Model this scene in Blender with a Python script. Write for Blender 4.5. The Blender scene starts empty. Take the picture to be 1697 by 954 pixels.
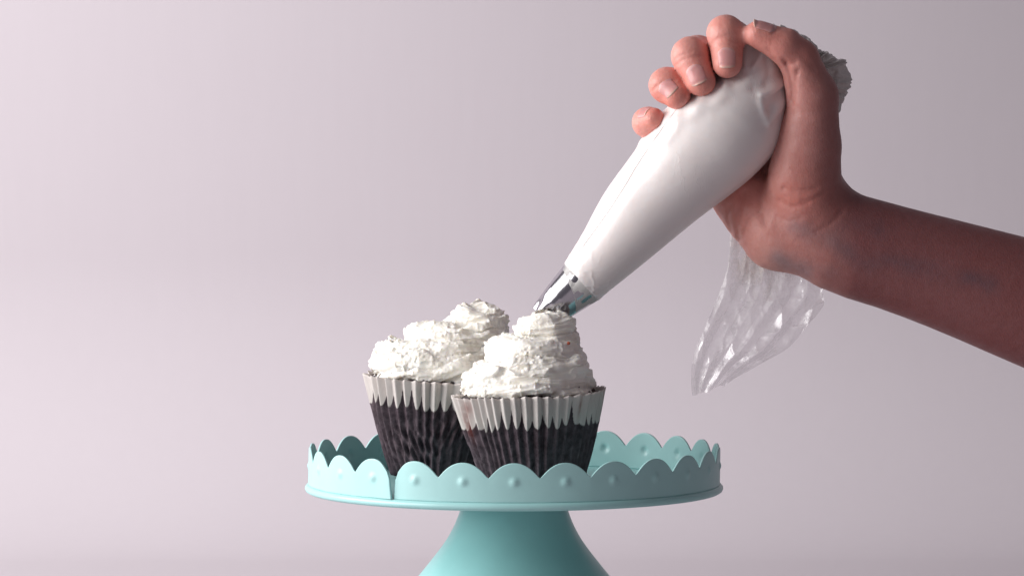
import bpy, math
import numpy as np
from mathutils import Vector, Matrix

# ------------------------------------------------------------------ camera
FOC = 7200.0          # focal length in photograph pixels (1697 wide)
DIST = 1.94
TILT = math.radians(2.73)
CAMH = 0.180
S = DIST / FOC        # metres per photograph pixel at the subject
C = bpy.context.scene.collection
scn = bpy.context.scene
cam_d = bpy.data.cameras.new('camera')
cam = bpy.data.objects.new('camera', cam_d)
C.objects.link(cam)
cam.location = (-3.5 * S, -DIST, CAMH)
cam.rotation_euler = (math.pi / 2 - TILT, 0, 0)
cam_d.sensor_width = 36.0
cam_d.lens = 36.0 * FOC / 1697.0
cam_d.clip_start = 0.05
cam_d.clip_end = 60
scn.camera = cam

# ------------------------------------------------------------------ world, lamps, exposure
w = bpy.data.worlds.new('World')
scn.world = w
w.use_nodes = True
w.node_tree.nodes['Background'].inputs['Color'].default_value = (0.95, 0.89, 1.0, 1)
w.node_tree.nodes['Background'].inputs['Strength'].default_value = 0.17


def area(name, loc, target, sx, sy, power, col=(1, 1, 1), spread=180):
    l = bpy.data.lights.new(name, 'AREA')
    l.shape = 'RECTANGLE'
    l.size = sx
    l.size_y = sy
    l.energy = power
    l.color = col
    l.spread = math.radians(spread)
    o = bpy.data.objects.new(name, l)
    C.objects.link(o)
    o.location = loc
    o.rotation_euler = (Vector(target) - Vector(loc)).to_track_quat('-Z', 'Y').to_euler()
    return o


area('softbox_lamp', (-0.90, -0.19, 0.38), (0.03, 0.0, 0.08), 1.20, 0.62, 15.0, (1.0, 0.985, 0.975), 150)
area('backdrop_lamp', (-0.75, 0.05, 0.95), (-0.05, 0.60, 0.16), 0.4, 0.4, 1.0, (0.99, 0.97, 1.0), 60)  # added fill to even out the backdrop, no visible source

scn.view_settings.view_transform = 'Standard'
scn.view_settings.look = 'None'
scn.view_settings.exposure = 0.0
scn.view_settings.gamma = 1.0
scn.view_settings.use_curve_mapping = False
scn.render.engine = 'CYCLES'
cy = scn.cycles
cy.use_denoising = True
cy.max_bounces = 10
cy.diffuse_bounces = 4
cy.glossy_bounces = 4
cy.transparent_max_bounces = 24
cy.transmission_bounces = 6
cy.caustics_reflective = False
cy.caustics_refractive = False
cy.sample_clamp_indirect = 4.0

CT, ST = math.cos(TILT), math.sin(TILT)
Y0 = -0.018           # depth of the piping bag's axis


def W(px, py, d=0.0, y0=Y0):
    """photograph pixel + depth (same units, away from camera) -> metres in the room"""
    px = np.asarray(px, float); py = np.asarray(py, float); d = np.asarray(d, float)
    a = (px - 848.5) / FOC
    b = (477.0 - py) / FOC
    Y = y0 + d * S
    t = (Y + DIST) / (CT + b * ST)
    return np.stack(np.broadcast_arrays(-3.5 * S + t * a, Y, CAMH + t * (b * CT - ST)), -1)


# ------------------------------------------------------------------ numpy noise
def _h(ix, iy, iz, seed):
    n = (ix.astype(np.int64) * 374761393 + iy.astype(np.int64) * 668265263 + iz.astype(np.int64) * 2147483647 + seed * 144665) & 0xffffffff
    n = ((n ^ (n >> 13)) * 1274126177) & 0xffffffff
    n = ((n ^ (n >> 16)) * 2246822519) & 0xffffffff
    n = n ^ (n >> 15)
    return (n & 0xffffff) / float(0xffffff) * 2 - 1


def vnoise(p, seed=0):
    f = np.floor(p)
    t = p - f
    t = t * t * t * (t * (t * 6 - 15) + 10)
    x, y, z = f[..., 0], f[..., 1], f[..., 2]
    tx, ty, tz = t[..., 0], t[..., 1], t[..., 2]
    r = 0
    for i in (0, 1):
        for j in (0, 1):
            for k in (0, 1):
                r = r + _h(x + i, y + j, z + k, seed) * (tx if i else 1 - tx) * (ty if j else 1 - ty) * (tz if k else 1 - tz)
    return r


def fbm(p, octaves=4, seed=0, gain=0.5):
    r, a, q = 0, 1.0, np.asarray(p, float)
    for o in range(octaves):
        r = r + a * vnoise(q, seed + o * 17)
        a *= gain
        q = q * 2.03 + 11.3
    return r


def catmull(P, n):
    P = np.asarray(P, float)
    m = len(P)
    t = np.linspace(0, m - 1, n)
    i = np.clip(np.floor(t).astype(int), 0, m - 2)
    f = (t - i)[:, None]
    p0 = P[np.clip(i - 1, 0, m - 1)]; p1 = P[i]; p2 = P[i + 1]; p3 = P[np.clip(i + 2, 0, m - 1)]
    return 0.5 * ((2 * p1) + (-p0 + p2) * f + (2 * p0 - 5 * p1 + 4 * p2 - p3) * f ** 2 + (-p0 + 3 * p1 - 3 * p2 + p3) * f ** 3)


# ------------------------------------------------------------------ mesh helpers
def link_mesh(name, verts, faces, mat=None, parent=None, smooth=True, attrs=None):
    me = bpy.data.meshes.new(name)
    verts = np.ascontiguousarray(verts, np.float32)
    if isinstance(faces, np.ndarray):
        nf, k = faces.shape
        me.vertices.add(len(verts)); me.vertices.foreach_set('co', verts.ravel())
        me.loops.add(nf * k); me.loops.foreach_set('vertex_index', faces.astype(np.int32).ravel())
        me.polygons.add(nf)
        me.polygons.foreach_set('loop_start', np.arange(0, nf * k, k, dtype=np.int32))
        me.update(calc_edges=True)
        me.validate()
    else:
        me.from_pydata([tuple(v) for v in verts.tolist()], [], faces)
        me.update()
    if smooth:
        me.polygons.foreach_set('use_smooth', [True] * len(me.polygons))
    for an, av in (attrs or {}).items():
        a = me.attributes.new(an, 'FLOAT', 'POINT')
        a.data.foreach_set('value', np.asarray(av, np.float32))
    if mat:
        me.materials.append(mat)
    o = bpy.data.objects.new(name, me)
    C.objects.link(o)
    if parent:
        o.parent = parent
    return o


def grid_faces(nu, nv, wrap_u=False, wrap_v=False, off=0):
    iu = np.arange(nu if wrap_u else nu - 1)
    iv = np.arange(nv if wrap_v else nv - 1)
    a, b = np.meshgrid(iu, iv, indexing='ij')
    a2 = (a + 1) % nu; b2 = (b + 1) % nv
    return (np.stack([a * nv + b, a2 * nv + b, a2 * nv + b2, a * nv + b2], -1).reshape(-1, 4)) + off


def lathe(name, prof, mat, parent, n=160):
    prof = np.array(prof, float)
    th = np.linspace(0, 2 * math.pi, n, endpoint=False)
    r = prof[:, 0][None]; z = prof[:, 1][None]
    V = np.stack([r * np.cos(th)[:, None], r * np.sin(th)[:, None], z + 0 * th[:, None]], -1).reshape(-1, 3)
    return link_mesh(name, V, grid_faces(n, len(prof), wrap_u=True), mat, parent)


def empty(name, loc, label, cat, group=None):
    o = bpy.data.objects.new(name, None)
    C.objects.link(o)
    o.location = loc
    o.empty_display_size = 0.02
    o['label'] = label; o['category'] = cat
    if group:
        o['group'] = group
    return o


def recalc(o):
    import bmesh
    bm = bmesh.new(); bm.from_mesh(o.data)
    bmesh.ops.recalc_face_normals(bm, faces=bm.faces)
    bm.to_mesh(o.data); bm.free()


# ------------------------------------------------------------------ materials
class M:
    def __init__(s, name):
        s.m = bpy.data.materials.new(name); s.m.use_nodes = True
        s.nt = s.m.node_tree; s.n = s.nt.nodes
        s.b = s.n['Principled BSDF']; s.out = s.n['Material Output']

    def node(s, t, **kw):
        n = s.n.new(t)
        for k, v in kw.items():
            if k.startswith('in_'):
                key = k[3:]
                key = int(key) if key.isdigit() else key.replace('_', ' ')
                n.inputs[key].default_value = v
            else:
                setattr(n, k, v)
        return n

    def l(s, a, b):
        s.nt.links.new(a, b)

    def set(s, **kw):
        for k, v in kw.items():
            s.b.inputs[k.replace('_', ' ')].default_value = v

    def noise(s, scale, detail=4, rough=0.5, vec=None, dist=0.0):
        n = s.node('ShaderNodeTexNoise')
        n.inputs['Scale'].default_value = scale
        n.inputs['Detail'].default_value = detail
        n.inputs['Roughness'].default_value = rough
        n.inputs['Distortion'].default_value = dist
        if vec is None:
            vec = s.obj()
        s.l(vec, n.inputs['Vector'])
        return n.outputs['Fac']

    def obj(s, scale=None):
        if not hasattr(s, '_tc'):
            s._tc = s.node('ShaderNodeTexCoord')
        if scale is None:
            return s._tc.outputs['Object']
        m = s.node('ShaderNodeMapping')
        m.inputs['Scale'].default_value = scale
        s.l(s._tc.outputs['Object'], m.inputs['Vector'])
        return m.outputs['Vector']

    def ramp(s, fac, stops):
        r = s.node('ShaderNodeValToRGB')
        e = r.color_ramp.elements
        while len(e) < len(stops):
            e.new(0.5)
        for el, (p, c) in zip(e, stops):
            el.position = p
            el.color = (c, c, c, 1) if isinstance(c, (int, float)) else (*c, 1)
        s.l(fac, r.inputs['Fac'])
        return r.outputs['Color']

    def mix(s, fac, a, b, mode='MIX'):
        n = s.node('ShaderNodeMix', data_type='RGBA', blend_type=mode)
        for sock, v in ((n.inputs[0], fac), (n.inputs[6], a), (n.inputs[7], b)):
            if isinstance(v, (int, float)):
                sock.default_value = v
            elif isinstance(v, tuple):
                sock.default_value = (*v, 1)
            else:
                s.l(v, sock)
        return n.outputs[2]

    def math(s, op, a, b=0.0):
        n = s.node('ShaderNodeMath', operation=op)
        for sock, v in ((n.inputs[0], a), (n.inputs[1], b)):
            if isinstance(v, (int, float)):
                sock.default_value = v
            else:
                s.l(v, sock)
        return n.outputs[0]

    def attr(s, name):
        n = s.node('ShaderNodeAttribute', attribute_name=name)
        return n.outputs['Fac']

    def bump(s, height, strength=0.3, distance=0.0005, prev=None):
        b = s.node('ShaderNodeBump')
        b.inputs['Strength'].default_value = strength
        b.inputs['Distance'].default_value = distance
        s.l(height, b.inputs['Height'])
        if prev is not None:
            s.l(prev, b.inputs['Normal'])
        s.l(b.outputs['Normal'], s.b.inputs['Normal'])
        return b.outputs['Normal']


def painted_metal(name, col, rough=0.36, spec=0.45):
    m = M(name)
    c2 = tuple(x * 0.93 for x in col)
    n = m.noise(35, 5, 0.6)
    base = m.mix(m.ramp(n, [(0.35, 0.0), (0.7, 1.0)]), col, c2)
    # tiny paint chips
    chips = m.ramp(m.noise(420, 2, 0.5), [(0.80, 0.0), (0.82, 1.0)])
    base = m.mix(chips, base, (0.18, 0.22, 0.22))
    m.l(base, m.b.inputs['Base Color'])
    m.l(m.ramp(m.noise(60, 4), [(0.2, rough - 0.05), (0.8, rough + 0.08)]), m.b.inputs['Roughness'])
    m.set(Specular_IOR_Level=spec)
    m.bump(m.noise(900, 3), 0.12, 0.0001)
    return m.m


MAT = {}
MAT['band'] = painted_metal('pale_aqua_enamel', (0.385, 0.655, 0.65), 0.42, 0.5)
MAT['plate'] = painted_metal('aqua_enamel', (0.37, 0.655, 0.65), 0.33, 0.5)
MAT['pedestal'] = painted_metal('teal_enamel', (0.30, 0.60, 0.595), 0.33, 0.5)


def m_cream():
    m = M('whipped_cream')
    n = m.noise(160, 4, 0.6)
    col = m.mix(m.ramp(n, [(0.3, 0.0), (0.7, 1.0)]), (0.86, 0.84, 0.80), (0.80, 0.765, 0.69))
    m.l(col, m.b.inputs['Base Color'])
    m.set(Roughness=0.48, Specular_IOR_Level=0.35, Subsurface_Weight=0.4, Subsurface_Scale=0.0014)
    m.b.inputs['Subsurface Radius'].default_value = (1.0, 0.85, 0.62)
    b = m.bump(m.noise(900, 5, 0.7), 0.3, 0.0004)
    m.bump(m.noise(2600, 3, 0.6), 0.25, 0.0002, b)
    return m.m


MAT['cream'] = m_cream()


def m_cake():
    m = M('chocolate_crumb')
    n = m.noise(700, 5, 0.7)
    col = m.mix(m.ramp(n, [(0.35, 0.0), (0.75, 1.0)]), (0.012, 0.006, 0.006), (0.055, 0.028, 0.028))
    m.l(col, m.b.inputs['Base Color'])
    m.set(Roughness=0.5, Specular_IOR_Level=0.6)
    m.bump(m.noise(1300, 5, 0.7), 0.9, 0.001)
    return m.m


MAT['cake'] = m_cake()


def m_wrapper():
    m = M('greaseproof_paper')
    soak = m.attr('soak')
    ridge = m.attr('ridge')
    n1 = m.noise(260, 5, 0.65)
    nst = m.noise(90, 4, 0.6, m.obj((3.0, 3.0, 0.35)))
    clean = m.mix(m.ramp(nst, [(0.3, 0.0), (0.8, 1.0)]), (0.73, 0.68, 0.65), (0.60, 0.545, 0.525))
    dark = m.mix(m.ramp(n1, [(0.38, 0.0), (0.70, 1.0)]), (0.038, 0.025, 0.033), (0.13, 0.094, 0.112))
    streak = m.mix(m.ramp(m.noise(420, 4, 0.7, m.obj((1.6, 1.6, 0.5))), [(0.40, 0.0), (0.66, 1.0)]), dark, (0.27, 0.21, 0.24))
    rr = m.math('MULTIPLY', m.ramp(ridge, [(0.55, 0.0), (0.98, 0.9)]), m.ramp(m.noise(150, 3), [(0.35, 0.15), (0.65, 1.0)]))
    dark = m.mix(rr, dark, streak)  # pleat crests painted lighter, as if catching the light
    dark = m.mix(m.ramp(m.noise(38, 3), [(0.5, 0.0), (0.72, 0.55)]), dark, (0.075, 0.040, 0.045))
    sk = m.math('ADD', soak, m.math('MULTIPLY', m.math('SUBTRACT', m.noise(330, 4), 0.5), 0.7))
    base = m.mix(m.ramp(sk, [(0.34, 0.0), (0.66, 1.0)]), clean, dark)
    jam = m.attr('jam')
    base = m.mix(jam, base, (0.22, 0.035, 0.018))
    m.l(base, m.b.inputs['Base Color'])
    m.set(Roughness=0.55, Specular_IOR_Level=0.3)
    m.bump(m.noise(700, 4), 0.35, 0.0002)
    # thin paper lets a little light through
    tr = m.node('ShaderNodeBsdfTranslucent')
    m.l(base, tr.inputs['Color'])
    mx = m.node('ShaderNodeMixShader')
    mx.inputs[0].default_value = 0.28
    m.l(m.b.outputs[0], mx.inputs[1]); m.l(tr.outputs[0], mx.inputs[2])
    m.l(mx.outputs[0], m.out.inputs['Surface'])
    return m.m


MAT['wrapper'] = m_wrapper()


def m_bag():
    m = M('cream_filled_plastic')
    n = m.noise(22, 4, 0.55)
    col = m.mix(m.ramp(n, [(0.3, 0.0), (0.7, 1.0)]), (0.82, 0.765, 0.75), (0.78, 0.72, 0.705))
    smear = m.ramp(m.noise(55, 5, 0.7, m.obj((1, 1, 1.0)), 1.2), [(0.66, 0.0), (0.74, 0.35)])
    col = m.mix(smear, col, (0.72, 0.66, 0.52))
    m.l(col, m.b.inputs['Base Color'])
    m.set(Roughness=0.45, Specular_IOR_Level=0.35, Subsurface_Weight=0.5, Subsurface_Scale=0.004,
          Coat_Weight=0.4, Coat_Roughness=0.2)
    m.b.inputs['Subsurface Radius'].default_value = (1.0, 0.8, 0.7)
    scr = m.ramp(m.noise(60, 3, 0.5, m.obj((2.2, 1, 0.5)), 1.5), [(0.485, 0.0), (0.5, 1.0), (0.515, 0.0)])
    scr = m.math('MULTIPLY', scr, m.ramp(m.noise(30, 2), [(0.5, 0.0), (0.62, 1.0)]))
    b = m.bump(scr, 0.25, 0.0004)
    m.bump(m.noise(600, 3, 0.6), 0.06, 0.0002, b)
    return m.m


MAT['bag'] = m_bag()


def m_ruffle():
    m = M('crumpled_plastic_with_cream')
    n = m.noise(80, 4, 0.6)
    col = m.mix(m.ramp(n, [(0.3, 0.0), (0.7, 1.0)]), (0.90, 0.86, 0.84), (0.84, 0.80, 0.78))
    m.l(col, m.b.inputs['Base Color'])
    m.set(Roughness=0.32, Specular_IOR_Level=0.5, Coat_Weight=0.3, Coat_Roughness=0.15)
    m.bump(m.noise(300, 4, 0.6), 0.25, 0.0005)
    tr = m.node('ShaderNodeBsdfTranslucent')
    tr.inputs['Color'].default_value = (0.7, 0.66, 0.64, 1)
    mx = m.node('ShaderNodeMixShader'); mx.inputs[0].default_value = 0.45
    m.l(m.b.outputs[0], mx.inputs[1]); m.l(tr.outputs[0], mx.inputs[2])
    m.l(mx.outputs[0], m.out.inputs['Surface'])
    return m.m


MAT['ruffle'] = m_ruffle()


def m_film():
    m = M('clear_plastic_film')
    n = m.n
    gl = m.node('ShaderNodeBsdfGlossy'); gl.inputs['Roughness'].default_value = 0.32
    gl.inputs['Color'].default_value = (1, 1, 1, 1)
    tp = m.node('ShaderNodeBsdfTransparent'); tp.inputs['Color'].default_value = (0.965, 0.96, 0.965, 1)
    fr = m.node('ShaderNodeFresnel'); fr.inputs['IOR'].default_value = 1.5
    bmp = m.node('ShaderNodeBump'); bmp.inputs['Strength'].default_value = 0.5; bmp.inputs['Distance'].default_value = 0.002
    m.l(m.noise(70, 4, 0.6), bmp.inputs['Height'])
    m.l(bmp.outputs[0], gl.inputs['Normal']); m.l(bmp.outputs[0], fr.inputs['Normal'])
    mx = m.node('ShaderNodeMixShader')
    m.l(m.math('MINIMUM', m.math('MULTIPLY', fr.outputs[0], 0.8), 0.22), mx.inputs[0])
    m.l(tp.outputs[0], mx.inputs[1]); m.l(gl.outputs[0], mx.inputs[2])
    df = m.node('ShaderNodeBsdfDiffuse'); df.inputs['Color'].default_value = (0.86, 0.84, 0.82, 1)
    tl = m.node('ShaderNodeBsdfTranslucent'); tl.inputs['Color'].default_value = (0.82, 0.78, 0.76, 1)
    md = m.node('ShaderNodeMixShader'); md.inputs[0].default_value = 0.4
    m.l(df.outputs[0], md.inputs[1]); m.l(tl.outputs[0], md.inputs[2])
    sm = m.math('MULTIPLY', m.attr('smear'), m.ramp(m.noise(150, 5, 0.75, m.obj((1.3, 1, 0.8))), [(0.40, 0.30), (0.62, 1.0)]))
    m2 = m.node('ShaderNodeMixShader')
    m.l(sm, m2.inputs[0]); m.l(mx.outputs[0], m2.inputs[1]); m.l(md.outputs[0], m2.inputs[2])
    m.l(m2.outputs[0], m.out.inputs['Surface'])
    return m.m


MAT['film'] = m_film()


def m_steel():
    m = M('polished_steel')
    m.set(Base_Color=(0.42, 0.41, 0.44, 1), Metallic=1.0, Roughness=0.15)
    m.bump(m.noise(60, 3), 0.08, 0.001)
    return m.m


MAT['steel'] = m_steel()


def m_skin():
    m = M('skin')
    red = m.attr('red'); vein = m.attr('vein')
    n = m.noise(45, 5, 0.6)
    base = m.mix(m.ramp(n, [(0.3, 0.0), (0.7, 1.0)]), (0.69, 0.345, 0.300), (0.60, 0.265, 0.230))
    base = m.mix(m.attr('tan'), base, (0.215, 0.078, 0.078))  # darker forearm skin, with the fist's shadow put into its colour
    base = m.mix(red, base, (0.70, 0.25, 0.20))
    base = m.mix(m.ramp(m.noise(260, 4, 0.7), [(0.40, 0.0), (0.8, 0.6)]), base, (0.86, 0.70, 0.66), 'MULTIPLY')
    base = m.mix(m.ramp(m.noise(28, 3, 0.5), [(0.45, 0.0), (0.7, 0.7)]), base, (0.98, 0.84, 0.80), 'MULTIPLY')
    base = m.mix(m.math('MULTIPLY', vein, 0.85), base, (0.62, 0.92, 1.1), 'MULTIPLY')
    m.l(base, m.b.inputs['Base Color'])
    m.l(m.ramp(m.noise(200, 4), [(0.2, 0.40), (0.8, 0.56)]), m.b.inputs['Roughness'])
    m.set(Specular_IOR_Level=0.42, Subsurface_Weight=0.30, Subsurface_Scale=0.0017)
    m.b.inputs['Subsurface Radius'].default_value = (1.0, 0.35, 0.2)
    vor = m.node('ShaderNodeTexVoronoi', feature='DISTANCE_TO_EDGE')
    vor.inputs['Scale'].default_value = 950
    m.l(m.obj((1, 1, 0.6)), vor.inputs['Vector'])
    b = m.bump(vor.outputs['Distance'], 0.30, 0.0004)
    m.bump(m.noise(300, 5, 0.65), 0.42, 0.0006, b)
    return m.m


MAT['skin'] = m_skin()


def m_nail():
    m = M('fingernail')
    t = m.attr('along')
    col = m.ramp(t, [(0.0, (0.66, 0.38, 0.36)), (0.18, (0.60, 0.285, 0.275)), (0.86, (0.60, 0.28, 0.265)), (0.94, (0.60, 0.36, 0.30)), (1.0, (0.62, 0.42, 0.35))])
    m.l(col, m.b.inputs['Base Color'])
    m.set(Roughness=0.36, Specular_IOR_Level=0.4, Subsurface_Weight=0.2, Subsurface_Scale=0.001)
    return m.m


MAT['nail'] = m_nail()


def m_backdrop():
    m = M('lilac_paper')
    n = m.noise(3.0, 5, 0.6)
    col = m.mix(n, (0.525, 0.480, 0.508), (0.502, 0.458, 0.485))
    weave = m.noise(160, 2, 0.5, m.obj((1.0, 1.0, 0.12)))
    col = m.mix(m.math('MULTIPLY', weave, 0.06), col, (0.35, 0.30, 0.34))
    m.l(col, m.b.inputs['Base Color'])
    m.set(Roughness=0.8, Specular_IOR_Level=0.15)
    m.bump(weave, 0.06, 0.0006)
    return m.m


MAT['backdrop'] = m_backdrop()

# ------------------------------------------------------------------ backdrop: one seamless sheet, table to wall
TZ = -0.082
prof = []
for y in np.linspace(-0.9, 0.42, 12):
    prof.append((y, TZ))
RC = 0.16
for a in np.linspace(0, math.pi / 2, 24)[1:]:
    prof.append((0.42 + RC * math.sin(a), TZ + RC * (1 - math.cos(a))))
for z in np.linspace(TZ + RC, 1.6, 10)[1:]:
    prof.append((0.42 + RC, z))
prof = np.array(prof)
xs = np.linspace(-1.6, 1.6, 40)
V = np.stack([np.repeat(xs, len(prof)), np.tile(prof[:, 0], len(xs)), np.tile(prof[:, 1], len(xs))], -1)
bd = link_mesh('backdrop', V, grid_faces(len(xs), len(prof)), MAT['backdrop'])
bd['kind'] = 'structure'

# ------------------------------------------------------------------ cake stand
stand = empty('cake_stand', (0, 0, TZ), 'aqua metal cake stand with scalloped rim carrying the two cupcakes', 'cake stand')


def to_parent(o, par):
    o.parent = par
    o.matrix_parent_inverse = Matrix.Translation(-par.location)


R_OUT = 0.0922
# plate with rolled lip; top surface at z = 0
prof = [(0.0001, 0.0), (0.03, 0.0), (0.08, 0.0), (0.0905, 0.0), (0.0920, 0.0001), (0.0929, -0.0003), (0.0935, -0.0011),
        (0.0936, -0.0019), (0.0932, -0.0028), (0.0922, -0.0034), (0.0905, -0.0036), (0.0890, -0.0030), (0.085, -0.0016), (0.03, -0.0016), (0.0001, -0.0016)]
pl = lathe('plate', prof, MAT['plate'], None, 256); to_parent(pl, stand)

# scalloped band, an open strip whose two ends meet at a split seam
NS = 26
SEAM = -math.pi / 2 - 2.5 * 2 * math.pi / NS
nth = NS * 30 + 1
uu = np.linspace(0, NS, nth)
th0 = SEAM + 2 * math.pi * uu / NS
fr_ = (uu % 1.0) * 2 - 1                      # -1..1 in each scallop
prof_h = 1 - np.abs(fr_) ** 2.15
soft = 0.06
prof_h = soft * np.log1p(np.exp((prof_h - 0.02) / soft))
htop = 0.0102 + 0.0069 * np.clip(prof_h, 0, 1.02)
end_w = np.minimum(uu, NS - uu)
htop = np.where(end_w < 0.04, 0.0085 + 0.002 * (end_w / 0.04), htop)
nz = 32
vv = np.linspace(0, 1, nz)
Z = htop[:, None] * vv[None]
gap = 0.010 * np.exp(-(end_w / 0.25) ** 2)[:, None] * (0.25 + vv[None] * 1.0)   # edges pull apart upwards
TH = th0[:, None] + np.where(uu[:, None] < NS / 2, gap, -gap)
rb = 0.0917 - 0.0006 * np.exp(-(uu / 0.3) ** 2)[:, None] + 0.0008 * np.exp(-((NS - uu) / 0.3) ** 2)[:, None]
arc = ((uu % 1.0) - 0.5)[:, None] * 2 * math.pi / NS * 0.0917
bump = 0.00075 * np.exp(-((arc ** 2 + (Z - 0.0088) ** 2) / (0.0017 ** 2)) ** 1.3)
wob = 0.00025 * np.sin(th0 * 5 + 1.0)[:, None] * vv[None]
T = 0.0004
sheets = []
for sgn in (1, -1):
    R = rb + bump + wob + sgn * T
    sheets.append(np.stack([R * np.cos(TH), R * np.sin(TH), Z + 0.0001], -1).reshape(-1, 3))
V = np.concatenate(sheets)
F = [grid_faces(nth, nz), grid_faces(nth, nz, off=nth * nz)[:, ::-1]]
i = np.arange(nth - 1)
N0 = nth * nz
top = np.stack([i * nz + nz - 1, (i + 1) * nz + nz - 1, N0 + (i + 1) * nz + nz - 1, N0 + i * nz + nz - 1], -1)
bot = np.stack([i * nz, N0 + i * nz, N0 + (i + 1) * nz, (i + 1) * nz], -1)
j = np.arange(nz - 1)
e0 = np.stack([j, j + 1, N0 + j + 1, N0 + j], -1)
k0 = (nth - 1) * nz
e1 = np.stack([k0 + j, N0 + k0 + j, N0 + k0 + j + 1, k0 + j + 1], -1)
band = link_mesh('scalloped_rim', V, np.concatenate(F + [top, bot, e0, e1]), MAT['band'])
recalc(band); to_parent(band, stand)
band.data.materials[0] = MAT['band']

# pedestal
pp = [(0.0001, -0.0018), (0.0222, -0.0018), (0.0225, -0.0036), (0.0231, -0.008), (0.0247, -0.0135), (0.0269, -0.0190), (0.0300, -0.0248), (0.0338, -0.0302), (0.0385, -0.0362),
      (0.0432, -0.0420), (0.0490, -0.0490), (0.0545, -0.0560), (0.0590, -0.0630), (0.0622, -0.0700), (0.0640, -0.0765), (0.0648, -0.0800), (0.0646, -0.0815), (0.0630, -0.0819), (0.0600, -0.0819)]
pp = catmull(pp, 90)
pd = lathe('pedestal', pp, MAT['pedestal'], None, 200); to_parent(pd, stand)

# ------------------------------------------------------------------ cupcakes


def remeshed(name, V, F, voxel, mat):
    o = link_mesh(name + '_raw', V, F)
    r = o.modifiers.new('r', 'REMESH'); r.mode = 'VOXEL'; r.voxel_size = voxel
    s = o.modifiers.new('s', 'SMOOTH'); s.factor = 0.4; s.iterations = 1
    dg = bpy.context.evaluated_depsgraph_get()
    me = bpy.data.meshes.new_from_object(o.evaluated_get(dg))
    raw = o.data
    bpy.data.objects.remove(o); bpy.data.meshes.remove(raw)
    me.name = name
    me.materials.clear(); me.materials.append(mat)
    me.polygons.foreach_set('use_smooth', [True] * len(me.polygons))
    ob = bpy.data.objects.new(name, me)
    C.objects.link(ob)
    return ob


def displace(me, fn):
    n = len(me.vertices)
    co = np.empty(n * 3, np.float32); me.vertices.foreach_get('co', co); co = co.reshape(-1, 3).astype(float)
    no = np.empty(n * 3, np.float32); me.vertex_normals.foreach_get('vector', no); no = no.reshape(-1, 3)
    co = co + no * fn(co, no)[:, None]
    me.vertices.foreach_set('co', co.astype(np.float32).ravel()); me.update()


def rope(path, rad, lobes, twist, seed, nphi=110, depth=0.30, flow=9):
    """piped cream: star section swept along a path, with torn ruffled ridges"""
    n = len(path)
    Tn = np.gradient(path, axis=0); Tn /= np.linalg.norm(Tn, axis=1)[:, None] + 1e-9
    up = np.array([0, 0, 1.0])
    side = np.cross(Tn, up); side /= np.linalg.norm(side, axis=1)[:, None] + 1e-9
    nor = np.cross(side, Tn)
    s = np.concatenate([[0], np.cumsum(np.linalg.norm(np.diff(path, axis=0), axis=1))])
    phi = np.linspace(0, 2 * math.pi, nphi, endpoint=False)
    ph, ss = np.meshgrid(phi, s, indexing='xy')
    ang = ph + twist * ss
    q = np.stack([np.cos(ph) * 1.3, np.sin(ph) * 1.3, ss * 60], -1)
    ang2 = ang + 0.75 * vnoise(q, seed)
    # leaf-shaped lobes with sharp crests
    fr = (ang2 * lobes / (2 * math.pi)) % 1.0
    li = np.floor(ang2 * lobes / (2 * math.pi)) % lobes
    lob = np.minimum(fr ** 0.8, (1 - fr) / 0.13)
    lob = lob * (0.75 + 0.45 * vnoise(np.stack([li * 3.3, 0 * ss, ss * 55], -1), seed + 13))
    torn = 0.07 * vnoise(np.stack([np.cos(ang2) * 2, np.sin(ang2) * 2, ss * 260], -1), seed + 5) * lob
    sheet = 0.05 * np.sin(ang2 * lobes * 3 + 3 * vnoise(q * 2, seed + 3))
    wav = 0.17 * vnoise(np.stack([np.cos(ph), np.sin(ph), ss * 75], -1), seed + 9)
    r = np.asarray(rad)[:, None] * (1 - depth + depth * 1.25 * lob + torn + sheet * 0.6 + wav)
    P = path[:, None, :] + r[..., None] * (np.cos(ph)[..., None] * side[:, None, :] + np.sin(ph)[..., None] * nor[:, None, :])
    V = P.reshape(-1, 3)
    F = grid_faces(n, nphi, wrap_v=True).tolist()
    V = np.concatenate([V, path[:1], path[-1:]])
    a, b = len(V) - 2, len(V) - 1
    F += [[a, (k + 1) % nphi, k] for k in range(nphi)]
    base = (n - 1) * nphi
    F += [[b, base + k, base + (k + 1) % nphi] for k in range(nphi)]
    return V, F


def blob(c, r, nu=40, nv=24):
    th = np.linspace(0, 2 * math.pi, nu, endpoint=False); ph = np.linspace(0.02, math.pi - 0.02, nv)
    T_, P_ = np.meshgrid(th, ph, indexing='ij')
    V = np.stack([c[0] + r[0] * np.cos(T_) * np.sin(P_), c[1] + r[1] * np.sin(T_) * np.sin(P_), c[2] + r[2] * np.cos(P_)], -1).reshape(-1, 3)
    F = grid_faces(nu, nv, wrap_u=True).tolist()
    F.append([k * nv for k in range(nu)]); F.append([k * nv + nv - 1 for k in range(nu)][::-1])
    return V, F


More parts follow.
